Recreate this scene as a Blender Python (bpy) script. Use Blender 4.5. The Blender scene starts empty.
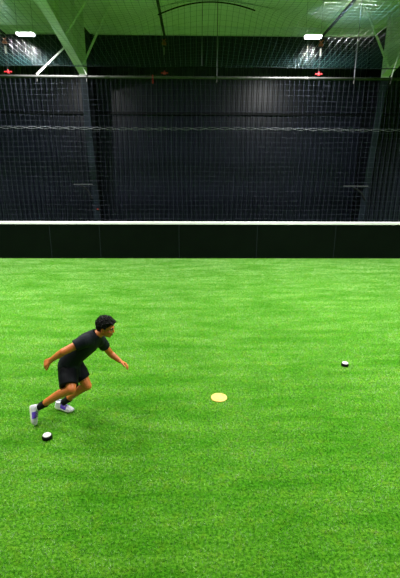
import bpy, math, random
import numpy as np
from math import radians, sin, cos, pi
from mathutils import Matrix, Vector

random.seed(7)
rng = np.random.default_rng(7)
SC = bpy.context.scene
COL = SC.collection

# ------------------------------------------------------------------ camera
cam_d = bpy.data.cameras.new('camera')
cam = bpy.data.objects.new('camera', cam_d)
COL.objects.link(cam)
cam_d.sensor_fit = 'VERTICAL'
cam_d.sensor_height = 36.0
cam_d.lens = 430.0 / 578.0 * 36.0
cam_d.clip_end = 200
cam.matrix_world = (Matrix.Translation((0, 0, 3.01)) @ Matrix.Rotation(radians(-1.0), 4, 'Z')
                    @ Matrix.Rotation(pi / 2 - radians(17.0), 4, 'X') @ Matrix.Rotation(0.0046, 4, 'Z'))
SC.camera = cam

# ------------------------------------------------------------------ world, exposure
w = bpy.data.worlds.new('hall_ambient')
SC.world = w
w.use_nodes = True
w.node_tree.nodes['Background'].inputs[0].default_value = (0.6, 0.75, 1.0, 1)
w.node_tree.nodes['Background'].inputs[1].default_value = 0.05
SC.view_settings.view_transform = 'Standard'
SC.view_settings.look = 'None'
SC.view_settings.exposure = 0.52
SC.view_settings.gamma = 1.0
SC.view_settings.use_curve_mapping = False

# ------------------------------------------------------------------ the hall's other high-bay lamps (rows behind and beside the view)
def lamp_light(x, y, z, power, sx=1.1, sy=0.45, spread=135):
    l = bpy.data.lights.new('high_bay_light', 'AREA')
    l.shape = 'RECTANGLE'
    l.size = sx
    l.size_y = sy
    l.energy = power
    l.color = (1.0, 0.98, 0.95)
    l.spread = radians(spread)
    o = bpy.data.objects.new('high_bay_light', l)
    o.location = (x, y, z)
    COL.objects.link(o)
    return o

LAMP_X = (-11.76, -4.31, 3.14, 10.6)
LAMP_POWER = 150
for ly, k in ((9.6, 1.5), (6.6, 1.25), (3.6, 0.70), (0.6, 0.15), (-2.4, 0.15), (-5.4, 0.15)):
    for lx in LAMP_X:
        lamp_light(lx, ly, 6.66 - 0.05 * ly, LAMP_POWER * k)
for lx in (LAMP_X[0], LAMP_X[3]):
    lamp_light(lx, 12.6, 6.0, LAMP_POWER * 1.5)

# ------------------------------------------------------------------ materials
def mat(name, color, rough=0.6, metal=0.0, spec=0.5, emit=None, emit_s=0.0, sheen=0.0):
    m = bpy.data.materials.new(name)
    m.use_nodes = True
    b = m.node_tree.nodes['Principled BSDF']
    b.inputs['Base Color'].default_value = (*color, 1)
    b.inputs['Roughness'].default_value = rough
    b.inputs['Metallic'].default_value = metal
    b.inputs['Specular IOR Level'].default_value = spec
    if sheen:
        b.inputs['Sheen Weight'].default_value = sheen
        b.inputs['Sheen Roughness'].default_value = 0.5
    if emit:
        b.inputs['Emission Color'].default_value = (*emit, 1)
        b.inputs['Emission Strength'].default_value = emit_s
    return m

def noise_mat(name, c1, c2, scale, rough=0.6, spec=0.5, metal=0.0, stretch=(1, 1, 1), bump=0.0, bump_scale=None, detail=4, sheen=0.0):
    m = mat(name, c1, rough, metal, spec, sheen=sheen)
    nt = m.node_tree
    b = nt.nodes['Principled BSDF']
    tc = nt.nodes.new('ShaderNodeTexCoord')
    mp = nt.nodes.new('ShaderNodeMapping')
    mp.inputs['Scale'].default_value = stretch
    nt.links.new(tc.outputs['Object'], mp.inputs['Vector'])
    nz = nt.nodes.new('ShaderNodeTexNoise')
    nz.inputs['Scale'].default_value = scale
    nz.inputs['Detail'].default_value = detail
    nt.links.new(mp.outputs['Vector'], nz.inputs['Vector'])
    cr = nt.nodes.new('ShaderNodeValToRGB')
    cr.color_ramp.elements[0].position = 0.3
    cr.color_ramp.elements[1].position = 0.7
    cr.color_ramp.elements[0].color = (*c1, 1)
    cr.color_ramp.elements[1].color = (*c2, 1)
    nt.links.new(nz.outputs['Fac'], cr.inputs['Fac'])
    nt.links.new(cr.outputs['Color'], b.inputs['Base Color'])
    if bump:
        n2 = nt.nodes.new('ShaderNodeTexNoise')
        n2.inputs['Scale'].default_value = bump_scale or scale
        n2.inputs['Detail'].default_value = 3
        nt.links.new(tc.outputs['Object'], n2.inputs['Vector'])
        bp = nt.nodes.new('ShaderNodeBump')
        bp.inputs['Strength'].default_value = bump
        bp.inputs['Distance'].default_value = 0.01
        nt.links.new(n2.outputs['Fac'], bp.inputs['Height'])
        nt.links.new(bp.outputs['Normal'], b.inputs['Normal'])
    return m

def turf_mat(name, ca, cb, rough, spec, g0, g1, bump):
    m = mat(name, ca, rough, 0, spec)
    nt = m.node_tree
    b = nt.nodes['Principled BSDF']
    N = nt.nodes.new
    L = nt.links.new
    geo = N('ShaderNodeNewGeometry')
    def noise(scale, stretch, detail=3, rough=0.5):
        mp = N('ShaderNodeMapping')
        mp.inputs['Scale'].default_value = stretch
        L(geo.outputs['Position'], mp.inputs['Vector'])
        n = N('ShaderNodeTexNoise')
        n.inputs['Scale'].default_value = scale
        n.inputs['Detail'].default_value = detail
        n.inputs['Roughness'].default_value = rough
        L(mp.outputs['Vector'], n.inputs['Vector'])
        return n.outputs['Fac']
    def ramp(fac, p0, p1, c0, c1):
        r = N('ShaderNodeValToRGB')
        r.color_ramp.elements[0].position = p0
        r.color_ramp.elements[1].position = p1
        r.color_ramp.elements[0].color = (*c0, 1)
        r.color_ramp.elements[1].color = (*c1, 1)
        L(fac, r.inputs['Fac'])
        return r.outputs['Color']
    def mix(a, bb, fac, mode='MIX'):
        x = N('ShaderNodeMix')
        x.data_type = 'RGBA'
        x.blend_type = mode
        if isinstance(fac, float):
            x.inputs[0].default_value = fac
        else:
            L(fac, x.inputs[0])
        L(a, x.inputs[6])
        L(bb, x.inputs[7])
        return x.outputs[2]
    # brushed pile: pale streaks lying mostly across the hall
    streak = ramp(noise(1.5, (0.6, 2.4, 1), 6, 0.68), 0.38, 0.64, ca, cb)
    patch = ramp(noise(0.9, (1, 1, 1), 3), 0.35, 0.7, (0.88, 0.92, 0.86), (1.10, 1.05, 1.15))
    base = mix(streak, patch, 1.0, 'MULTIPLY')
    grain = ramp(noise(38.0, (1, 1, 1), 3, 0.7), 0.38, 0.62, g0, g1)
    base = mix(base, grain, 1.0, 'MULTIPLY')
    yel = ramp(noise(9.0, (1, 1, 1), 2), 0.5, 0.75, (1, 1, 1), (1.5, 1.0, 0.8))
    base = mix(base, yel, 0.6, 'MULTIPLY')
    L(base, b.inputs['Base Color'])
    bp = N('ShaderNodeBump')
    bp.inputs['Strength'].default_value = bump
    bp.inputs['Distance'].default_value = 0.02
    L(noise(60.0, (1, 1, 1), 3, 0.7), bp.inputs['Height'])
    L(bp.outputs['Normal'], b.inputs['Normal'])
    return m

M = {
    'turf': turf_mat('turf_base', (0.034, 0.175, 0.003), (0.074, 0.24, 0.010), 0.85, 0.05, (0.45, 0.6, 0.4), (1.7, 1.4, 2.2), 0.6),
    'blade': turf_mat('turf_blade', (0.17, 0.44, 0.055), (0.42, 0.64, 0.29), 0.5, 0.3, (0.6, 0.75, 0.5), (1.35, 1.2, 1.6), 0.0),
    'wall': noise_mat('black_wall_sheet', (0.0055, 0.0066, 0.0150), (0.0085, 0.0098, 0.0215), 3, 0.34, 0.3),
    'ceiling': noise_mat('white_insulation', (0.72, 0.75, 0.71), (0.80, 0.82, 0.79), 1.5, 0.55, 0.4, stretch=(6, 0.6, 1), bump=0.3, bump_scale=5),
    'frame': noise_mat('pale_frame_paint', (0.52, 0.56, 0.52), (0.62, 0.66, 0.62), 4, 0.5, 0.4),
    'column': noise_mat('black_column_paint', (0.002, 0.0026, 0.005), (0.0032, 0.004, 0.0075), 3, 0.5, 0.12),
    'column_lit': noise_mat('black_column_paint_lit', (0.008, 0.0115, 0.021), (0.0115, 0.016, 0.028), 3, 0.5, 0.2),  # same black column, light on its inner face put into a paler bluish colour
    'board': noise_mat('dark_green_board', (0.0010, 0.0030, 0.0014), (0.0016, 0.0045, 0.002), 2, 0.6, 0.06),
    'seam': mat('board_joint', (0.007, 0.011, 0.013), 0.6, spec=0.15),
    'cap': noise_mat('white_cap', (0.80, 0.80, 0.80), (0.9, 0.9, 0.9), 6, 0.4),
    'galv': noise_mat('galvanised_pipe', (0.04, 0.041, 0.04), (0.07, 0.071, 0.07), 12, 0.5, 0.5, 0.4),
    'whitesteel': mat('white_steel', (0.72, 0.74, 0.74), 0.45),
    'blacksteel': mat('black_steel', (0.008, 0.009, 0.010), 0.8, spec=0.2),
    'greysteel': mat('grey_steel', (0.14, 0.14, 0.17), 0.5, 0.2),
    'net': noise_mat('net_twine', (0.036, 0.042, 0.068), (0.055, 0.064, 0.10), 30, 0.5, 0.3),
    'roofnet': noise_mat('roof_net_twine', (0.018, 0.06, 0.065), (0.032, 0.085, 0.09), 30, 0.35, 0.8),
    'rope': mat('dark_rope', (0.004, 0.007, 0.007), 0.9, spec=0.1),
    'lacing': mat('pale_lacing', (0.13, 0.14, 0.16), 0.6),
    'orange': mat('orange_plastic', (0.22, 0.05, 0.012), 0.5),
    'red': mat('red_plastic', (0.28, 0.008, 0.013), 0.5),
    'tagwhite': mat('white_plastic', (0.75, 0.75, 0.72), 0.5),
    'tag': mat('grey_tag', (0.15, 0.155, 0.13), 0.6),
    'lamp': mat('lamp_diffuser', (0.9, 0.9, 0.9), 0.4, emit=(1.0, 0.97, 1.0), emit_s=14.0),
    'skin': noise_mat('skin', (0.60, 0.155, 0.036), (0.68, 0.19, 0.05), 18, 0.5, 0.45),
    'hair': noise_mat('black_hair', (0.0022, 0.0018, 0.0022), (0.007, 0.0055, 0.0055), 60, 0.6, 0.15, bump=0.6, bump_scale=120),
    'eyewhite': mat('eye_white', (0.5, 0.47, 0.44), 0.4),
    'lip': mat('lip_skin', (0.30, 0.075, 0.045), 0.5),
    'shirt': noise_mat('black_shirt_knit', (0.0045, 0.0065, 0.0115), (0.008, 0.0105, 0.0175), 16, 0.7, 0.18, bump=0.35, bump_scale=22),
    'shorts': noise_mat('black_shorts_cloth', (0.0014, 0.002, 0.004), (0.0028, 0.0036, 0.0068), 14, 0.65, 0.12, bump=0.35, bump_scale=18),
    'sock': mat('black_sock', (0.008, 0.008, 0.009), 0.9, spec=0.2),
    'shoe': noise_mat('white_shoe_mesh', (0.62, 0.60, 0.72), (0.76, 0.75, 0.82), 25, 0.6),
    'sole': mat('pale_sole', (0.80, 0.80, 0.70), 0.5),
    'purple': mat('purple_shoe_panel', (0.115, 0.045, 0.55), 0.5),
    'podrubber': mat('black_rubber', (0.004, 0.005, 0.006), 0.6, spec=0.15),
    'podtop': noise_mat('white_pod_top', (0.80, 0.76, 0.80), (0.86, 0.84, 0.86), 20, 0.35),
    'yellow': noise_mat('pale_yellow_rubber', (0.80, 0.56, 0.11), (0.86, 0.63, 0.15), 30, 0.6),
    'yellowdark': mat('tan_yellow_rubber', (0.74, 0.48, 0.16), 0.6),
}

# ------------------------------------------------------------------ mesh helpers
class MB:
    def __init__(s):
        s.v, s.f = [], []
    def add(s, vs, fs):
        n = len(s.v)
        s.v.extend([tuple(map(float, p)) for p in vs])
        s.f.extend([tuple(i + n for i in f) for f in fs])
        return s
    def box(s, x0, x1, y0, y1, z0, z1):
        vs = [(x, y, z) for z in (z0, z1) for y in (y0, y1) for x in (x0, x1)]
        return s.add(vs, [(0, 2, 3, 1), (4, 5, 7, 6), (0, 1, 5, 4), (2, 6, 7, 3), (0, 4, 6, 2), (1, 3, 7, 5)])
    def prism_x(s, poly, x0, x1):               # polygon in (y, z), extruded along x
        n = len(poly)
        vs = [(x0, y, z) for y, z in poly] + [(x1, y, z) for y, z in poly]
        fs = [tuple(range(n)), tuple(range(2 * n - 1, n - 1, -1))]
        fs += [(i, i + n, (i + 1) % n + n, (i + 1) % n) for i in range(n)]
        return s.add(vs, fs)
    def loft(s, rings, cap=True):
        n = len(rings[0])
        vs = [p for r in rings for p in r]
        fs = []
        for k in range(len(rings) - 1):
            for i in range(n):
                j = (i + 1) % n
                fs.append((k * n + i, k * n + j, (k + 1) * n + j, (k + 1) * n + i))
        if cap:
            fs.append(tuple(range(n - 1, -1, -1)))
            fs.append(tuple((len(rings) - 1) * n + i for i in range(n)))
        return s.add(vs, fs)
    def tube(s, pts, r, n=8):
        pts = [np.array(p, float) for p in pts]
        rs = r if isinstance(r, (list, tuple)) else [r] * len(pts)
        rings = []
        up = None
        for i, p in enumerate(pts):
            t = pts[min(i + 1, len(pts) - 1)] - pts[max(i - 1, 0)]
            t = t / np.linalg.norm(t)
            if up is None:
                up = np.array([0, 0, 1.0]) if abs(t[2]) < 0.9 else np.array([1.0, 0, 0])
            a = np.cross(up, t); a /= np.linalg.norm(a)
            b = np.cross(t, a); up = b
            rings.append([p + rs[i] * (cos(2 * pi * k / n) * a + sin(2 * pi * k / n) * b) for k in range(n)])
        return s.loft(rings)
    def cyl(s, c, r, z0, z1, n=24):
        return s.loft([[(c[0] + r * cos(2 * pi * k / n), c[1] + r * sin(2 * pi * k / n), z) for k in range(n)] for z in (z0, z1)])
    def lathe(s, c, prof, n=32):                 # prof: list of (radius, z)
        return s.loft([[(c[0] + r * cos(2 * pi * k / n), c[1] + r * sin(2 * pi * k / n), c[2] + z) for k in range(n)] for r, z in prof])
    def ell(s, c, ax, n=16, m=10):               # ax: 3 axis vectors scaled by the radii
        c = np.array(c, float); A = [np.array(a, float) for a in ax]
        rings = []
        for i in range(1, m):
            th = pi * i / m
            rings.append([c + sin(th) * (cos(2 * pi * k / n) * A[0] + sin(2 * pi * k / n) * A[1]) - cos(th) * A[2] for k in range(n)])
        N0 = len(s.v)
        s.loft(rings, cap=False)
        b = len(s.v); s.v.append(tuple(c - A[2])); s.v.append(tuple(c + A[2]))
        for k in range(n):
            j = (k + 1) % n
            s.f.append((N0 + j, N0 + k, b))
            s.f.append((N0 + (m - 2) * n + k, N0 + (m - 2) * n + j, b + 1))
        return s
    def ball(s, c, r, n=12, m=8):
        return s.ell(c, ((r, 0, 0), (0, r, 0), (0, 0, r)), n, m)
    def cap(s, a, b, ra, rb, n=14):              # tapered limb with round ends
        a = np.array(a, float); b = np.array(b, float)
        s.tube([a, b], [ra, rb], n)
        s.ball(a, ra, n, 8); s.ball(b, rb, n, 8)
        return s
    def chain(s, pts, rs, n=14):
        for i in range(len(pts) - 1):
            s.cap(pts[i], pts[i + 1], rs[i], rs[i + 1], n)
        return s

WORLD = {}
def link(name, me, parent=None, origin=None):
    o = bpy.data.objects.new(name, me)
    COL.objects.link(o)
    if parent is not None:
        o.parent = parent
        WORLD[o.name] = WORLD[parent.name]
    else:
        o.location = origin if origin is not None else (0, 0, 0)
        WORLD[o.name] = Vector(origin if origin is not None else (0, 0, 0))
    return o

def build(name, mb, m, parent=None, origin=None, smooth=False):
    if parent is not None:
        off = np.array(WORLD[parent.name])
    else:
        off = np.array(origin if origin is not None else (0, 0, 0), float)
    me = bpy.data.meshes.new(name)
    me.from_pydata([tuple(np.array(p) - off) for p in mb.v], [], mb.f)
    me.update()
    import bmesh
    bm = bmesh.new(); bm.from_mesh(me)
    bmesh.ops.recalc_face_normals(bm, faces=bm.faces)
    bm.to_mesh(me); bm.free()
    if smooth:
        me.polygons.foreach_set('use_smooth', [True] * len(me.polygons))
    me.materials.append(m)
    return link(name, me, parent, origin)

def fuse(name, mb, m, parent, voxel=0.006, smooth_it=3, disp=0.0):
    """one continuous skin grown over all the pieces in mb"""
    off = np.array(WORLD[parent.name])
    me = bpy.data.meshes.new(name + '_raw')
    me.from_pydata([tuple(np.array(p) - off) for p in mb.v], [], mb.f)
    import bmesh
    bm = bmesh.new(); bm.from_mesh(me)
    bmesh.ops.recalc_face_normals(bm, faces=bm.faces)
    bm.to_mesh(me); bm.free()
    t = bpy.data.objects.new('raw', me)
    COL.objects.link(t)
    r = t.modifiers.new('r', 'REMESH'); r.mode = 'VOXEL'; r.voxel_size = voxel
    if smooth_it:
        s = t.modifiers.new('s', 'SMOOTH'); s.factor = 0.5; s.iterations = smooth_it
    dg = bpy.context.evaluated_depsgraph_get()
    dg.update()
    new = bpy.data.meshes.new_from_object(t.evaluated_get(dg))
    bpy.data.objects.remove(t); bpy.data.meshes.remove(me)
    new.name = name
    new.polygons.foreach_set('use_smooth', [True] * len(new.polygons))
    new.materials.clear(); new.materials.append(m)
    return link(name, new, parent)

def tag(o, label=None, cat=None, group=None, kind=None):
    if label: o['label'] = label
    if cat: o['category'] = cat
    if group: o['group'] = group
    if kind: o['kind'] = kind
    return o

def thing(name, loc, label, cat, group=None):
    o = bpy.data.objects.new(name, None)
    o.empty_display_size = 0.2
    COL.objects.link(o)
    o.location = loc
    WORLD[o.name] = Vector(loc)
    return tag(o, label, cat, group)

# ------------------------------------------------------------------ the hall
X0, X1, Y0, Y1 = -17.0, 17.0, -9.0, 16.8
def roof_z(y): return 7.27 + (16.8 - y) * 0.05

tag(build('floor', MB().box(X0, X1, Y0, Y1 + 0.2, -0.2, 0.0), M['turf']), 'bright green artificial turf floor of the hall', 'floor', kind='structure')
tag(build('ceiling', MB().prism_x([(Y0, roof_z(Y0)), (Y1, roof_z(Y1)), (Y1, roof_z(Y1) + 0.2), (Y0, roof_z(Y0) + 0.2)], X0, X1), M['ceiling']),
    'pale insulated roof lining lit green by the turf', 'ceiling', kind='structure')

def corrugated(name, label):
    """black ribbed sheet: trapezoid ribs every 0.19 m"""
    prof = []
    p = 0.19
    x = X0
    while x < X1:
        prof += [(x, 0.0), (x + 0.105, 0.0), (x + 0.125, -0.035), (x + 0.165, -0.035)]
        x += p
    prof.append((X1, 0.0))
    zt = roof_z(Y1)
    vs = [(a, Y1 + b, 0.0) for a, b in prof] + [(a, Y1 + b, zt) for a, b in prof]
    n = len(prof)
    fs = [(i, i + 1, n + i + 1, n + i) for i in range(n - 1)]
    # outer skin, so that the wall is solid
    vs += [(X0, Y1 + 0.15, 0), (X1, Y1 + 0.15, 0), (X0, Y1 + 0.15, zt), (X1, Y1 + 0.15, zt)]
    fs.append((2 * n + 1, 2 * n, 2 * n + 2, 2 * n + 3))
    mb = MB(); mb.add(vs, fs)
    return tag(build(name, mb, M['wall']), label, 'wall', kind='structure')
corrugated('wall_back', 'black ribbed metal wall behind the net')
for nm, box in (('wall_left', (X0 - 0.2, X0, Y0, Y1)), ('wall_right', (X1, X1 + 0.2, Y0, Y1)), ('wall_front', (X0, X1, Y0 - 0.2, Y0))):
    tag(build(nm, MB().box(*box, 0, 8.8), M['wall']), 'black hall wall', 'wall', kind='structure')
# eave strut along the top of the far wall
tag(build('trim_1', MB().box(X0, X1, Y1 - 0.22, Y1 - 0.04, 7.03, roof_z(Y1)), M['frame']), 'pale eave beam along the top of the black wall', 'trim', kind='structure')
# dark wall rail (girt)
tag(build('trim_2', MB().box(X0, X1, Y1 - 0.14, Y1 - 0.036, 4.48, 4.57), M['column']), 'black horizontal wall rail above the columns brackets', 'trim', kind='structure')

# ------------------------------------------------------------------ steel columns, rafters and brackets
def col_y(z): return 15.98 - 0.78 * z / 5.55       # inner face of the tapering column
def column(x, label):
    t = thing('steel_column', (x, 16.3, 0), label, 'column', 'black steel columns against the far wall')
    zt = 7.02
    poly = [(col_y(0) + 0.02, 0), (col_y(5.5) + 0.02, 5.5), (15.25, zt), (Y1 - 0.22, zt), (Y1 - 0.22, 0)]
    build('web', MB().prism_x(poly, x - 0.008, x + 0.008), M['column'], t)
    f = MB().prism_x([(col_y(0), 0), (col_y(0) + 0.02, 0), (col_y(5.5) + 0.02, 5.5), (col_y(5.5), 5.5)], x - 0.11, x + 0.11)
    build('inner_flange', f, M['column_lit'], t)
    build('outer_flange', MB().box(x - 0.11, x + 0.11, Y1 - 0.215, Y1 - 0.19, 0, zt), M['column'], t)
    return t
XL, XR = -3.5, 6.22
column(XL, 'tapering black steel column on the left, below the green haunch with the white strut')
column(XR, 'tapering black steel column on the right edge, behind the net')

def rafter(x, label, side):
    t = thing('roof_rafter', (x, 15.0, 5.55), label, 'roof beam', 'pale roof frames meeting the columns')
    ye, yk, zk = 9.0, 15.2, 5.55
    def bot(y): return zk + (yk - y) * 0.245 if y > 11.2 else zk + (yk - 11.2) * 0.245 + (11.2 - y) * 0.05
    web = [(yk, zk + 0.02), (11.2, bot(11.2) + 0.02), (-8.9, bot(-8.9) + 0.02), (-8.9, roof_z(-8.9) - 0.02), (yk, roof_z(yk) - 0.02)]
    build('web', MB().prism_x(web, x - 0.01, x + 0.01), M['frame'], t)
    fl = MB()
    fl.prism_x([(yk, zk), (11.2, bot(11.2)), (-8.9, bot(-8.9)), (-8.9, bot(-8.9) + 0.025), (11.2, bot(11.2) + 0.025), (yk, zk + 0.025)], x - 0.125, x + 0.125)
    build('bottom_flange', fl, M['frame'], t)
    build('end_plate', MB().box(x - 0.125, x + 0.125, yk, yk + 0.03, zk - 0.04, roof_z(yk) - 0.02), M['frame'], t)
    for y in (14.2, 12.6):
        build('stiffener', MB().box(x - 0.11, x + 0.11, y - 0.008, y + 0.008, bot(y) + 0.02, roof_z(y) - 0.05), M['frame'], t)
    for yb, dx in ((14.75, 1.05), (13.0, 1.15)):
        for sgn in (1, -1):
            if sgn * side < 0 and yb < 14: continue
            b = MB().tube([(x + sgn * 0.1, yb, bot(yb) + 0.04), (x + sgn * dx, yb - 0.05, roof_z(yb) - 0.03)], 0.035, 6)
            build('knee_brace', b, M['frame'], t)
    return t
rafter(XL, 'green lit roof frame haunch rising from the left column towards the camera', 1)
rafter(XR, 'pale roof frame haunch at the right edge above the right column', -1)

def bracket(xa, xb, z, label):
    t = thing('wall_bracket', (xb, 15.85, z), label, 'bracket', 'black bracket arms on the columns')
    yy = col_y(z) - 0.03
    build('arm', MB().box(xa, xb, yy - 0.03, yy + 0.025, z - 0.013, z + 0.013), M['greysteel'], t)
    b = MB().tube([(xa + (xb - xa) * 0.38, yy, z - 0.03), (xa + (xb - xa) * 0.72, yy, z - 0.2), (xb - 0.04, yy + 0.0, z - 0.5)], 0.03, 6)
    build('diagonal_brace', b, M['blacksteel'], t)
    return t
bracket(-4.20, -3.54, 2.09, 'short bracket arm with diagonal brace on the left column')
bracket(5.38, 6.26, 2.06, 'long bracket arm with diagonal brace on the right column')
lt = thing('column_indicator', (XL + 0.06, col_y(1.2), 1.2), 'small red button low on the left column', 'indicator')
build('red_button', MB().ball((XL + 0.06, col_y(1.2) - 0.015, 1.2), 0.03), M['red'], lt, smooth=True)
build('backplate', MB().box(XL + 0.02, XL + 0.10, col_y(1.2) - 0.012, col_y(1.2) + 0.0, 1.15, 1.25), M['blacksteel'], lt)

# ------------------------------------------------------------------ barrier boards
BY = 13.109
SEAMS = [-9.2, -6.79, -4.36, -2.85, -0.425, 1.98, 4.40, 6.81, 9.2]
PL = ['dark green board panel beyond the left edge of the turf view', 'dark green board panel at the left edge, left of the narrow gate panel',
      'narrow dark green gate panel between two wide panels, below the left column', 'dark green board panel right of the narrow gate panel, behind the runner',
      'dark green board panel at the middle of the barrier, behind the yellow disc', 'dark green board panel second from the right edge of the barrier',
      'dark green board panel at the right edge, below the right column', 'dark green board panel beyond the right edge of the turf view']
for i in range(0, 8):
    a, b = SEAMS[i], SEAMS[i + 1]
    t = thing('perimeter_barrier', ((a + b) / 2, BY, 0), PL[i], 'barrier', 'dark board panels along the far edge of the turf')
    build('board', MB().box(a + 0.012, b - 0.012, BY, BY + 0.03, 0.0, 1.06), M['board'], t)
    build('edge_post', MB().box(b - 0.014, b + 0.010, BY + 0.004, BY + 0.09, 0, 1.06), M['seam'], t)
cp = MB().prism_x([(BY - 0.015, 1.062), (BY + 0.10, 1.062), (BY + 0.10, 1.125), (BY + 0.085, 1.138), (BY + 0.0, 1.138), (BY - 0.015, 1.125)], SEAMS[0], SEAMS[8])
tag(build('top_rail', cp, M['cap']), 'long white cap rail along the top of the dark boards', 'rail')

# ------------------------------------------------------------------ nets
NY = 13.3
def strands(lines, r, n=4):
    """lines: list of (k,3) arrays -> one mesh of thin square twines"""
    V, Fc, base = [], [], 0
    for P in lines:
        P = np.asarray(P, float)
        T = np.gradient(P, axis=0); T /= np.linalg.norm(T, axis=1)[:, None]
        up = np.array([0.12, 0.2, 0.97]) if abs(T[0, 2]) < 0.8 else np.array([0.97, 0.2, 0.1])
        A = np.cross(T, up); A /= np.linalg.norm(A, axis=1)[:, None]
        B = np.cross(T, A)
        k = len(P)
        ring = np.stack([P + r * (cos(2 * pi * i / n) * A + sin(2 * pi * i / n) * B) for i in range(n)], 1)
        V.append(ring.reshape(-1, 3))
        for s in range(k - 1):
            for i in range(n):
                j = (i + 1) % n
                Fc.append((base + s * n + i, base + s * n + j, base + (s + 1) * n + j, base + (s + 1) * n + i))
        base += k * n
    return np.concatenate(V), Fc

def net_object(name, lines, r, m, parent):
    V, Fc = strands(lines, r)
    me = bpy.data.meshes.new(name)
    me.from_pydata((V - np.array(WORLD[parent.name])).tolist(), [], Fc)
    me.materials.append(m)
    me.polygons.foreach_set('use_smooth', [True] * len(me.polygons))
    return link(name, me, parent)

NX0, NX1 = -9.15, 9.15
RAIL_Z = 5.16
g = 0.14
vt = thing('barrier_net', (0.5, NY, 1.14), 'dark square mesh net hanging from the pipe down to the boards', 'net')
lines = []
def vy(x, z):  # gentle billow
    return NY + 0.03 * np.sin(x * 1.7 + z * 0.6) * np.sin((z - 1.1) / 4.0 * pi)
for x in np.arange(NX0, NX1 + 0.01, g):
    z = np.linspace(1.145, RAIL_Z - 0.045, 14)
    xx = x + 0.02 * np.sin(z * 1.9 + x * 2.3)
    lines.append(np.stack([xx, vy(xx, z), z], 1))
for z in np.arange(1.2, RAIL_Z - 0.03, g):
    x = np.linspace(NX0, NX1, 70)
    zz = z + 0.012 * np.sin(x * 2.1 + z * 3)
    lines.append(np.stack([x, vy(x, zz), zz], 1))
net_object('mesh', lines, 0.0019, M['net'], vt)
x = np.linspace(NX0, NX1, 520)
ph = 2 * pi * x / 0.74
lz = 3.805 + 0.012 * np.sin(x * 0.9)
lac = [np.stack([x, NY - 0.012 + 0.006 * np.cos(ph), lz + 0.03 * np.sin(ph)], 1), np.stack([x, NY - 0.012 - 0.006 * np.cos(ph), lz - 0.03 * np.sin(ph)], 1)]
net_object('lacing', lac, 0.0045, M['lacing'], vt)

rt = thing('roof_net', (0.5, NY, 5.43), 'dark square mesh net stretched under the ceiling, rising from the cable', 'net')
def rz(x, y):
    z = 5.43 + 0.093 * (NY - y)
    z = z + 0.70 * np.exp(-((x - 0.45) / 1.7) ** 2 - ((y - 11.0) / 1.1) ** 2) * np.clip((NY - y) / 0.8, 0, 1)
    return z + 0.015 * np.sin(x * 3 + y * 2)
lines = []
for x in np.arange(NX0, NX1 + 0.01, g):
    y = np.linspace(4.5, NY, 46)
    xx = np.full_like(y, x)
    lines.append(np.stack([xx, y, rz(xx, y)], 1))
net_object('mesh', lines, 0.0034, M['roofnet'], rt)
lines = []
for y in np.arange(NY - 0.05, 4.5, -g):
    x = np.linspace(NX0, NX1, 80)
    yy = np.full_like(x, y)
    lines.append(np.stack([x, yy, rz(x, yy)], 1))
net_object('cross_twine', lines, 0.0016, M['roofnet'], rt)
x = np.linspace(NX0, NX1, 60)
net_object('border_cable', [np.stack([x, np.full_like(x, NY), 5.425 + 0.012 * np.sin(x * 1.1)], 1)], 0.014, M['rope'], rt)
x = np.linspace(-0.78, 1.40, 40)
net_object('ridge_rope', [np.stack([x, np.full_like(x, 11.0), rz(x, np.full_like(x, 11.0)) - 0.012], 1)], 0.017, M['rope'], rt)

# net rail pipe with its couplings
pt = thing('net_rail', (0.5, NY, RAIL_Z), 'long galvanised pipe carrying the top of the barrier net', 'pipe')
build('pipe', MB().tube([(NX0, NY, RAIL_Z), (NX1, NY, RAIL_Z)], 0.036, 12), M['galv'], pt, smooth=True)
for cx in (-6.0, -2.4, 1.2, 3.2):
    build('coupling', MB().tube([(cx - 0.06, NY, RAIL_Z), (cx + 0.06, NY, RAIL_Z)], 0.043, 12), M['galv'], pt)

def rail_rod(x, label, top, m=None, clamp=True, z0=RAIL_Z, r=0.012):
    t = thing('hanger_rod', (x, NY, z0), label, 'rod', 'thin rods holding the net rail')
    build('rod', MB().tube([(x, NY, z0 + 0.045), top], r, 8), m or M['greysteel'], t)
    if clamp:
        mb = MB().tube([(x + 0.0, NY - 0.0 + 0.048 * cos(a), z0 + 0.048 * sin(a)) for a in np.linspace(0.5 * pi, 2.2 * pi, 14)], 0.012, 6)
        mb.tube([(x, NY - 0.01, z0 - 0.05), (x - 0.01, NY - 0.01, z0 - 0.13)], 0.016, 6)
        build('hook_clamp', mb, M['galv'], t)
    return t
rail_rod(0.676, 'thin steel hanger rod right of the middle, dropping from ceiling to the net pipe', (0.676, NY, roof_z(NY) - 0.005))
rail_rod(4.566, 'thin steel hanger rod with hook between the right lamp and right column', (4.566, NY, roof_z(NY) - 0.005))
rail_rod(0.258, 'thin faint rod left of the middle, dropping from ceiling to the cable only', (0.258, NY, roof_z(NY) - 0.005), clamp=False, z0=5.42, r=0.008)
rail_rod(-4.347, 'slanting white strut from the left roof haunch down to the net pipe', (XL - 0.10, 14.0, 6.13), M['whitesteel'], r=0.026)
rail_rod(5.62, 'slanting pale strut from the right roof haunch down to the net pipe', (XR - 0.10, 14.0, 6.20), M['whitesteel'], r=0.02)
rail_rod(-2.96, 'short strut from the left column foot of the haunch to the net pipe', (XL + 0.09, 14.9, 5.66), M['whitesteel'], r=0.014)

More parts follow.
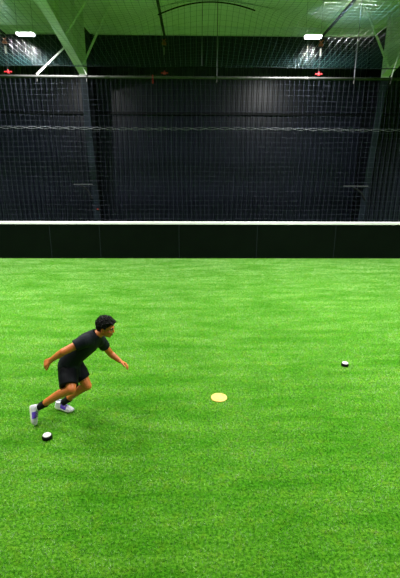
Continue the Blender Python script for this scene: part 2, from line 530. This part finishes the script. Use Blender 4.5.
# black pipes under the roof, each with a dropped line to the net cable
def overhead_pipe(x, z, label):
    t = thing('overhead_pipe', (x, NY, z), label, 'pipe', 'black pipes running under the roof')
    p1 = (x, 3.0, z + (NY - 3.0) * 0.05)
    build('pipe', MB().tube([(x, NY, z), p1], 0.035, 10), M['blacksteel'], t, smooth=True)
    for y in (9.0, 5.0):
        zz = z + (NY - y) * 0.05
        build('hanger', MB().tube([(x, y, zz + 0.03), (x, y, roof_z(y) - 0.005)], 0.012, 6), M['greysteel'], t)
def drop_line(x, zt, zb, label):
    t = thing('drop_line', (x, NY - 0.02, zb), label, 'hanging line', 'dropped lines with orange clips and red ends')
    y = NY - 0.0
    build('cord', MB().tube([(x, y, zt - 0.0), (x + 0.004, y, (zt + zb) / 2), (x - 0.01, y, zb)], 0.007, 6), M['blacksteel'], t)
    oc = MB()
    oc.box(x - 0.06, x + 0.06, y - 0.03, y + 0.03, zt - 0.20, zt - 0.15)
    oc.tube([(x - 0.055, y, zt - 0.05), (x + 0.05, y, zt - 0.15)], 0.014, 6)
    oc.tube([(x + 0.055, y, zt - 0.05), (x - 0.05, y, zt - 0.15)], 0.014, 6)
    build('orange_clip', oc, M['orange'], t)
    build('white_tag', MB().box(x - 0.018, x + 0.018, y - 0.02, y + 0.02, zt - 0.44, zt - 0.26), M['tag'], t)
    rc = MB()
    rc.lathe((x, y, zb), [(0.015, -0.045), (0.035, -0.04), (0.04, -0.01), (0.02, 0.02), (0.02, 0.05), (0.008, 0.06)], 12)
    rc.tube([(x - 0.10, y, zb + 0.0), (x + 0.10, y, zb + 0.0)], 0.02, 8)
    build('red_clip', rc, M['red'], t)
for hx, hz, side in ((-5.12, 6.20, 'at the left edge beside the left lamp'), (-0.775, 6.20, 'left of the middle, above the runner'), (3.55, 6.20, 'at the right, above the right lamp')):
    overhead_pipe(hx, hz, 'black pipe under the roof ' + side)
for hx, side in ((-5.14, 'at the left edge by a lamp'), (-0.79, 'left of the middle'), (3.55, 'beside the right lamp')):
    drop_line(hx, 6.17, 5.27, 'dropped line with orange clip and red end ' + side)
ct = thing('rail_tie', (-1.12, NY, RAIL_Z), 'small red tie on the net pipe left of the middle', 'tie')
build('strap', MB().tube([(-1.12, NY + 0.045 * cos(a), RAIL_Z + 0.045 * sin(a)) for a in np.linspace(0, 2 * pi, 14)], 0.02, 6), M['red'], ct)
build('tail', MB().box(-1.14, -1.10, NY - 0.055, NY - 0.04, RAIL_Z - 0.17, RAIL_Z + 0.02), M['red'], ct)

# ------------------------------------------------------------------ the two lamps in view
def ceiling_light(x, y, z, label, power):
    t = thing('ceiling_light', (x, y, z), label, 'lamp', 'high bay lamps hung over the far end')
    build('housing', MB().box(x - 0.22, x + 0.22, y - 0.11, y + 0.11, z + 0.015, z + 0.065), M['whitesteel'], t)
    build('diffuser', MB().box(x - 0.20, x + 0.20, y - 0.10, y + 0.10, z - 0.025, z + 0.015), M['lamp'], t)
    for sx in (-0.2, 0.2):
        build('wire', MB().tube([(x + sx, y, z + 0.075), (x + sx, y, roof_z(y) - 0.005)], 0.004, 6), M['greysteel'], t)
    a = lamp_light(x, y, z - 0.04, power, 0.34, 0.16, 175)
    return t
ceiling_light(LAMP_X[1], 12.6, 6.035, 'glowing white lamp hung at the left, left of the green haunch', LAMP_POWER * 1.5)
ceiling_light(LAMP_X[2], 12.6, 6.035, 'glowing white lamp hung at the right, in front of the far wall', LAMP_POWER * 1.5)

# ------------------------------------------------------------------ training pods and marker
def pod(x, y, label, s=1.0):
    t = thing('training_pod', (x, y, 0), label, 'training pod', 'round black pods with white tops')
    build('rubber_base', MB().lathe((x, y, 0), [(0.050 * s, 0.0), (0.062 * s, 0.006), (0.0655 * s, 0.020), (0.064 * s, 0.036), (0.057 * s, 0.044), (0.050 * s, 0.045)], 36), M['podrubber'], t, smooth=True)
    top = build('white_top', MB().lathe((x, y, 0), [(0.0535 * s, 0.043), (0.0535 * s, 0.048), (0.049 * s, 0.054), (0.034 * s, 0.0585), (0.016 * s, 0.060), (0.004 * s, 0.0603)], 36), M['podtop'], t, smooth=True)
    mk = MB()
    for a in (pi / 2, pi / 2 + 2 * pi / 3, pi / 2 + 4 * pi / 3):
        mk.tube([(x + 0.006 * s * cos(a), y + 0.006 * s * sin(a), 0.0606), (x + 0.021 * s * cos(a + 0.3), y + 0.021 * s * sin(a + 0.3), 0.0598)], 0.0022 * s, 6)
    build('center_mark', mk, M['galv'], top)
    return t
pod(-1.626, 4.132, 'black training pod with white top on the turf beside the runner', 0.86)
pod(2.304, 5.860, 'black training pod with white top alone on the right side of the turf', 0.84)

mt = thing('marker_disc', (0.342, 4.962, 0), 'flat pale yellow round marker disc lying on the turf', 'marker')
build('disc', MB().lathe((0.342, 4.962, 0), [(0.098, 0.0), (0.1065, 0.004), (0.105, 0.012), (0.098, 0.016), (0.004, 0.017)], 48), M['yellow'], mt, smooth=False)
ring = MB()
for k in range(14):
    a0 = 2 * pi * k / 14
    ring.tube([(0.342 + 0.068 * cos(a0 + d), 4.962 + 0.068 * sin(a0 + d), 0.0165) for d in (0.0, 0.1, 0.2, 0.28)], 0.004, 6)
build('raised_pattern', ring, M['yellowdark'], mt)

# ------------------------------------------------------------------ the runner
def V(*a): return np.array(a, float)
def nrm(a): return a / np.linalg.norm(a)
per = thing('person', (-1.45, 4.6, 0), 'person in black shirt and shorts lunging to the right beside a pod', 'person')

hipR, hipL = V(-1.412, 4.47, 0.66), V(-1.38, 4.64, 0.63)
kneeR, kneeL = V(-1.359, 4.28, 0.53), V(-1.250, 4.545, 0.425)
ankR, ankL = V(-1.800, 4.46, 0.204), V(-1.592, 4.70, 0.115)
shR, shL = V(-1.215, 4.415, 1.050), V(-1.100, 4.725, 0.925)
elR, elL = V(-1.417, 4.31, 0.974), V(-1.017, 4.86, 0.690)
wrR, wrL = V(-1.588, 4.38, 0.838), V(-0.895, 4.82, 0.606)
HC = V(-0.997, 4.600, 1.143)
hf = nrm(V(0.955, -0.12, -0.25)); hl = nrm(np.cross(V(0, 0, 1), hf)); hu = np.cross(hf, hl)
def hp(f, l, u): return HC + f * hf + l * hl + u * hu
neckb = V(-1.105, 4.58, 1.055)

body = MB()
# head
body.ell(hp(-0.010, 0, 0.028), (0.096 * hf, 0.074 * hl, 0.084 * hu), 20, 14)
body.ell(hp(0.022, 0, -0.035), (0.070 * hf, 0.062 * hl, 0.072 * hu), 18, 12)
body.ell(hp(0.050, 0, -0.078), (0.036 * hf, 0.038 * hl, 0.030 * hu), 14, 10)      # chin
body.ell(hp(0.074, 0, 0.020), (0.020 * hf, 0.052 * hl, 0.016 * hu), 14, 10)       # brow
body.cap(hp(0.082, 0, 0.012), hp(0.099, 0, -0.025), 0.009, 0.0125)                # nose
for s in (-1, 1):
    body.ball(hp(0.087, s * 0.013, -0.029), 0.0085)
    body.ell(hp(0.055, s * 0.040, -0.025), (0.026 * hf, 0.022 * hl, 0.024 * hu))  # cheek
    body.ell(hp(-0.012, s * 0.076, -0.012), (0.019 * hf, 0.009 * hl, 0.031 * hu)) # ear
    body.ell(hp(-0.004, s * 0.070, -0.038), (0.010 * hf, 0.008 * hl, 0.012 * hu))
body.cap(neckb, hp(-0.035, 0, -0.055), 0.056, 0.053)
# trunk
Lt = nrm(V(0.25, 0.87, -0.34)); Tt = nrm(V(0.56, 0, 0.83)); Ft = np.cross(Lt, Tt)
body.ell(V(-1.21, 4.565, 0.965), (0.085 * Ft, 0.13 * Lt, 0.13 * Tt))
body.ell(V(-1.32, 4.56, 0.82), (0.08 * Ft, 0.11 * Lt, 0.14 * Tt))
body.ell(V(-1.40, 4.555, 0.69), (0.08 * Ft, 0.12 * Lt, 0.10 * Tt))
body.cap(shR, neckb, 0.045, 0.045); body.cap(shL, neckb, 0.045, 0.045)
# limbs
body.chain([shR, elR, elR + 0.3 * (wrR - elR), wrR], [0.048, 0.041, 0.040, 0.026])
body.chain([shL, elL, elL + 0.3 * (wrL - elL), wrL], [0.048, 0.040, 0.039, 0.026])
def leg(h, k, a, back):
    c = k + 0.32 * (a - k) + back
    body.chain([h, h + 0.55 * (k - h), k], [0.072, 0.068, 0.055])
    body.chain([k, c, a], [0.052, 0.052, 0.034])
leg(hipR, kneeR, ankR, V(-0.012, 0.0, 0.012))
leg(hipL, kneeL, ankL, V(-0.010, 0.0, 0.012))
def hand(wr, d, n, side, curl):
    """wr wrist, d pointing direction, n palm normal, side = direction towards the thumb"""
    d = nrm(d); n = nrm(n - np.dot(n, d) * d); t = nrm(side - np.dot(side, d) * d - np.dot(side, n) * n)
    L = [0.070, 0.078, 0.074, 0.060]
    for i in range(4):
        off = (1.5 - i) * 0.021
        k = wr + d * (0.080 - 0.004 * abs(i - 1)) + t * off
        body.chain([wr + t * off * 0.55, k], [0.0185, 0.0130])
        p = k; ang = curl * 0.35
        for j, q in enumerate((0.45, 0.32, 0.23)):
            ang += curl * (0.9 if j else 0.5)
            dd = d * cos(ang) + n * sin(ang) + t * (1.5 - i) * 0.10
            e = p + nrm(dd) * L[i] * q
            body.cap(p, e, 0.0100 - 0.001 * j, 0.0092 - 0.001 * j, 10)
            p = e
    b = wr + d * 0.022 + t * 0.022
    m1 = b + nrm(d * 0.75 + t * 0.75 + n * 0.25) * 0.042
    m2 = m1 + nrm(d * 0.9 + t * 0.35 + n * 0.4) * 0.032
    m3 = m2 + nrm(d * 0.95 + t * 0.05 + n * 0.5) * 0.024
    body.chain([b, m1, m2, m3], [0.0165, 0.0125, 0.0105, 0.009], 10)
hand(wrR, V(-0.84, 0.10, -0.52), V(0.40, 0.65, -0.60), V(-0.35, -0.75, -0.3), 0.62)
hand(wrL, V(0.90, -0.28, -0.30), V(-0.25, -0.45, -0.85), V(0.3, -0.8, 0.45), 0.52)
fuse('body', body, M['skin'], per, 0.0045, 2)

# eyes, brows, lips
for s in (-1, 1):
    build('eye', MB().ell(hp(0.0800, s * 0.031, 0.002), (0.007 * hf, 0.011 * hl, 0.0045 * hu)), M['eyewhite'], per, smooth=True)
    build('iris', MB().ell(hp(0.0845, s * 0.0315, 0.002), (0.0042 * hf, 0.0062 * hl, 0.0050 * hu)), M['hair'], per, smooth=True)
    build('eyebrow', MB().chain([hp(0.0905, s * 0.014, 0.020), hp(0.087, s * 0.034, 0.026), hp(0.074, s * 0.052, 0.020)], [0.0042, 0.0046, 0.003], 8), M['hair'], per, smooth=True)
build('lips', MB().chain([hp(0.078, -0.022, -0.060), hp(0.0905, 0, -0.056), hp(0.078, 0.022, -0.060)], [0.004, 0.0075, 0.004], 8).chain([hp(0.078, -0.018, -0.064), hp(0.087, 0, -0.066), hp(0.078, 0.018, -0.064)], [0.004, 0.007, 0.004], 8), M['lip'], per, smooth=True)

# hair: short tufts over the scalp, with a swept fringe
hair = MB()
hair.ell(hp(-0.020, 0, 0.046), (0.098 * hf, 0.080 * hl, 0.080 * hu), 20, 14)
hair.ell(hp(-0.050, 0, 0.000), (0.064 * hf, 0.074 * hl, 0.075 * hu), 18, 12)
nt_ = 420
for i in range(nt_):
    zz = 1 - 2 * (i + 0.5) / nt_
    ph_ = i * 2.399963
    rr = math.sqrt(1 - zz * zz)
    f, l, u = rr * cos(ph_), rr * sin(ph_), zz
    if u < -0.62: continue
    if f > 0.10 and u < 0.30 + 0.0 * f and abs(l) < 2: 
        if not (f < 0.30 and u > -0.25): continue      # sideburn allowed
    if f > 0.60 and u < 0.50: continue
    if -0.35 < f < 0.12 and u < -0.22 and abs(l) > 0.6: continue   # around the ear
    R_ = 1.03 + 0.04 * rng.random()
    p = hp(-0.012 + 0.100 * f * R_, 0.079 * l * R_, 0.036 + 0.092 * u * R_)
    tip = p + (0.010 + 0.008 * rng.random()) * nrm(hf * (0.5 + f) + hl * l + hu * (u + 0.2) + 0.5 * rng.normal(size=3))
    hair.cap(p, tip, 0.011, 0.006, 8)
for i in range(26):
    l = -0.055 + 0.11 * (i % 13) / 12
    p = hp(0.060 - 0.9 * l * l / 0.06 * 0.03 + (0.012 if i > 12 else 0), l, 0.090 - (0.006 if i > 12 else 0.0))
    tip = p + hf * (0.010 + 0.010 * rng.random()) + hu * (0.004 - 0.014 * rng.random()) + hl * 0.008 * rng.normal()
    hair.cap(p, tip, 0.013, 0.007, 8)
fuse('hair', hair, M['hair'], per, 0.004, 1)

# shirt
def ring(c, L, F, w, d, n=28, p=2.4):
    out = []
    for k in range(n):
        a = 2 * pi * k / n
        ca, sa = cos(a), sin(a)
        out.append(np.array(c) + L * w * math.copysign(abs(ca) ** (2 / p), ca) + F * d * math.copysign(abs(sa) ** (2 / p), sa))
    return out
Lp = nrm(V(0.10, 0.98, -0.12))
def mixL(t): return nrm(Lp * (1 - t) + Lt * t)
shirt = MB()
spine = [(V(-1.435, 4.555, 0.690), 0.0, V(0.20, 0, 0.98), 0.160, 0.128), (V(-1.415, 4.556, 0.760), 0.2, V(0.35, 0, 0.94), 0.150, 0.118),
         (V(-1.325, 4.560, 0.855), 0.5, V(0.60, 0, 0.80), 0.155, 0.118), (V(-1.225, 4.566, 0.950), 0.85, V(0.66, 0, 0.75), 0.168, 0.120),
         (V(-1.165, 4.572, 1.010), 1.0, V(0.66, 0, 0.75), 0.160, 0.104), (V(-1.120, 4.577, 1.052), 1.0, V(0.7, 0, 0.7), 0.110, 0.080), (V(-1.092, 4.580, 1.080), 1.0, V(0.75, 0, 0.66), 0.070, 0.066)]
rings = []
for c, t, T, w_, d_ in spine:
    L_ = mixL(t); T = nrm(T - np.dot(T, L_) * L_); F_ = np.cross(L_, T)
    rings.append(ring(c, L_, F_, w_, d_))
shirt.loft(rings)
def sleeve(sh, el, frac):
    e = sh + frac * (el - sh)
    inn = sh + 0.45 * (V(-1.15, 4.575, 1.0) - sh)
    shirt.cap(inn, sh, 0.085, 0.072)
    mid = sh + 0.5 * (e - sh)
    shirt.ball(sh, 0.074)
    shirt.cap(sh, V(-1.118, 4.578, 1.035), 0.070, 0.066)
    shirt.tube([sh, mid, e], [0.072, 0.069, 0.067], 18)
sleeve(shR, elR, 0.44)
sleeve(shL, elL, 0.45)
fuse('shirt', shirt, M['shirt'], per, 0.006, 2)

# shorts
sh = MB()
Fp = np.cross(Lp, V(0.15, 0, 0.99))
rg = []
for c, w_, d_ in ((V(-1.425, 4.556, 0.750), 0.145, 0.112), (V(-1.435, 4.555, 0.700), 0.160, 0.126), (V(-1.430, 4.552, 0.640), 0.172, 0.136), (V(-1.415, 4.550, 0.585), 0.165, 0.125)):
    rg.append(ring(c, Lp, Fp, w_, d_, p=2.2))
sh.loft(rg)
def short_leg(h, hem, rh, r0, k, seat):
    ax = nrm(hem - h)
    sh.ball(h, r0)
    sh.tube([h, h + 0.5 * (hem - h), hem], [r0, r0 * 0.98, rh], 20)
short_leg(V(-1.435, 4.47, 0.655), V(-1.392, 4.325, 0.545), 0.106, 0.112, kneeR, 0)
short_leg(V(-1.395, 4.62, 0.640), V(-1.295, 4.572, 0.495), 0.092, 0.108, kneeL, 0)
fuse('shorts', sh, M['shorts'], per, 0.006, 2)

# socks and shoes
def sock(a, k, h):
    d = nrm(k - a)
    mb = MB().tube([a - d * 0.02, a, a + d * h * 0.5, a + d * h], [0.041, 0.041, 0.043, 0.047], 18)
    return fuse('sock', mb, M['sock'], per, 0.005, 1)
sock(ankR, kneeR, 0.118)
sock(ankL, kneeL, 0.125)

def shoe(heel, toe, up, label):
    """heel and toe: points on the sole line"""
    d = nrm(toe - heel); Ln = np.linalg.norm(toe - heel)
    u = nrm(up - np.dot(up, d) * d); s = np.cross(u, d)
    def P(a, b, c): return heel + d * a * Ln + s * b + u * c
    # a, half width, sole bottom, sole top, upper height
    prof = [(0.0, 0.026, 0.010, 0.034, 0.070), (0.05, 0.034, 0.003, 0.033, 0.088), (0.18, 0.037, 0.0, 0.031, 0.092), (0.34, 0.037, 0.0, 0.029, 0.086), (0.50, 0.040, 0.0, 0.028, 0.072),
            (0.66, 0.046, 0.0, 0.027, 0.058), (0.82, 0.045, 0.002, 0.027, 0.047), (0.93, 0.036, 0.008, 0.028, 0.040), (1.0, 0.018, 0.016, 0.028, 0.034)]
    n = 20
    up_r, so_r, pu_r = [], [], []
    for a, hw, z0, z1, h in prof:
        so_r.append([P(a, hw * 1.07 * math.copysign(abs(cos(t)) ** 0.45, cos(t)), (z0 + z1) / 2 + (z1 - z0) / 2 * math.copysign(abs(sin(t)) ** 0.5, sin(t))) for t in np.linspace(0, 2 * pi, n, endpoint=False)])
        zc = z1 - 0.004
        def pt(t, k=1.0):
            return P(a, k * hw * math.copysign(abs(cos(t)) ** 0.75, cos(t)), zc + (k * (h - zc) * sin(t) if sin(t) > 0 else 0.01 * sin(t)))
        up_r.append([pt(t) for t in np.linspace(0, 2 * pi, n, endpoint=False)])
        if 0.3 < a < 0.7:
            pu_r.append([pt(t, 1.03) for t in np.linspace(0.06, pi - 0.06, 14)])
    body_mb = MB().loft(up_r)
    o = build('shoe', body_mb, M['shoe'], per, smooth=True)
    o['label'] = label
    build('sole', MB().loft(so_r), M['sole'], o, smooth=True)
    pm = MB()
    m_ = len(pu_r[0])
    vs = [p for r in pu_r for p in r]
    fs = [(i * m_ + j, i * m_ + j + 1, (i + 1) * m_ + j + 1, (i + 1) * m_ + j) for i in range(len(pu_r) - 1) for j in range(m_ - 1)]
    pm.add(vs, fs)
    build('side_panel', pm, M['purple'], o, smooth=True)
    lc = MB()
    for a, h in ((0.40, 0.085), (0.48, 0.078), (0.56, 0.070), (0.64, 0.063)):
        lc.tube([P(a, -0.024, h - 0.010), P(a, 0.0, h + 0.003), P(a, 0.024, h - 0.010)], 0.0035, 6)
    build('laces', lc, M['tagwhite'], o)
    cl = MB().tube([P(0.19, 0.036 * cos(t), 0.094 + 0.0 * sin(t)) + d * 0.038 * sin(t) for t in np.linspace(0, 2 * pi, 20)], 0.008, 8)
    build('collar', cl, M['shoe'], o, smooth=True)
    return o
shoe(V(-1.912, 4.47, 0.212), V(-1.862, 4.37, 0.004), V(1.0, -0.15, 0.25), 'white and purple shoe pointing down, pushing off')
shoe(V(-1.708, 4.740, 0.016), V(-1.470, 4.650, 0.004), V(0.02, 0.0, 1.0), 'white and purple shoe flat on the turf')

# ------------------------------------------------------------------ turf pile
NB = 520000
bx = rng.uniform(-8.2, 8.2, NB)
by = 1.6 + (BY - 1.65) * rng.random(NB) ** 0.85
keep = np.ones(NB, bool)
for cx, cy, cr in ((-1.626, 4.132, 0.065), (2.304, 5.860, 0.07), (0.342, 4.962, 0.115), (-1.65, 4.72, 0.06), (-1.58, 4.69, 0.06), (-1.50, 4.66, 0.06), (-1.86, 4.38, 0.04)):
    keep &= (bx - cx) ** 2 + (by - cy) ** 2 > cr * cr
bx, by = bx[keep], by[keep]
NB = len(bx)
hh = rng.uniform(0.014, 0.030, NB)
an = rng.uniform(0, 2 * pi, NB)
wd = rng.uniform(0.0018, 0.0034, NB)
ln = rng.uniform(0.2, 1.0, NB) * hh
la = rng.uniform(0, 2 * pi, NB)
P0 = np.stack([bx - wd * np.cos(an), by - wd * np.sin(an), np.zeros(NB)], 1)
P1 = np.stack([bx + wd * np.cos(an), by + wd * np.sin(an), np.zeros(NB)], 1)
P2 = np.stack([bx + ln * np.cos(la), np.minimum(by + ln * np.sin(la), BY - 0.003), hh], 1)
co = np.stack([P0, P1, P2], 1).reshape(-1, 3)
me = bpy.data.meshes.new('turf_pile')
me.vertices.add(3 * NB); me.loops.add(3 * NB); me.polygons.add(NB)
me.vertices.foreach_set('co', co.ravel())
me.loops.foreach_set('vertex_index', np.arange(3 * NB))
me.polygons.foreach_set('loop_start', np.arange(0, 3 * NB, 3))
me.polygons.foreach_set('loop_total', np.full(NB, 3))
me.update(); me.validate()
me.materials.append(M['blade'])
tag(link('turf_pile', me), 'short bright green turf blades standing over the whole field', 'turf', kind='stuff')
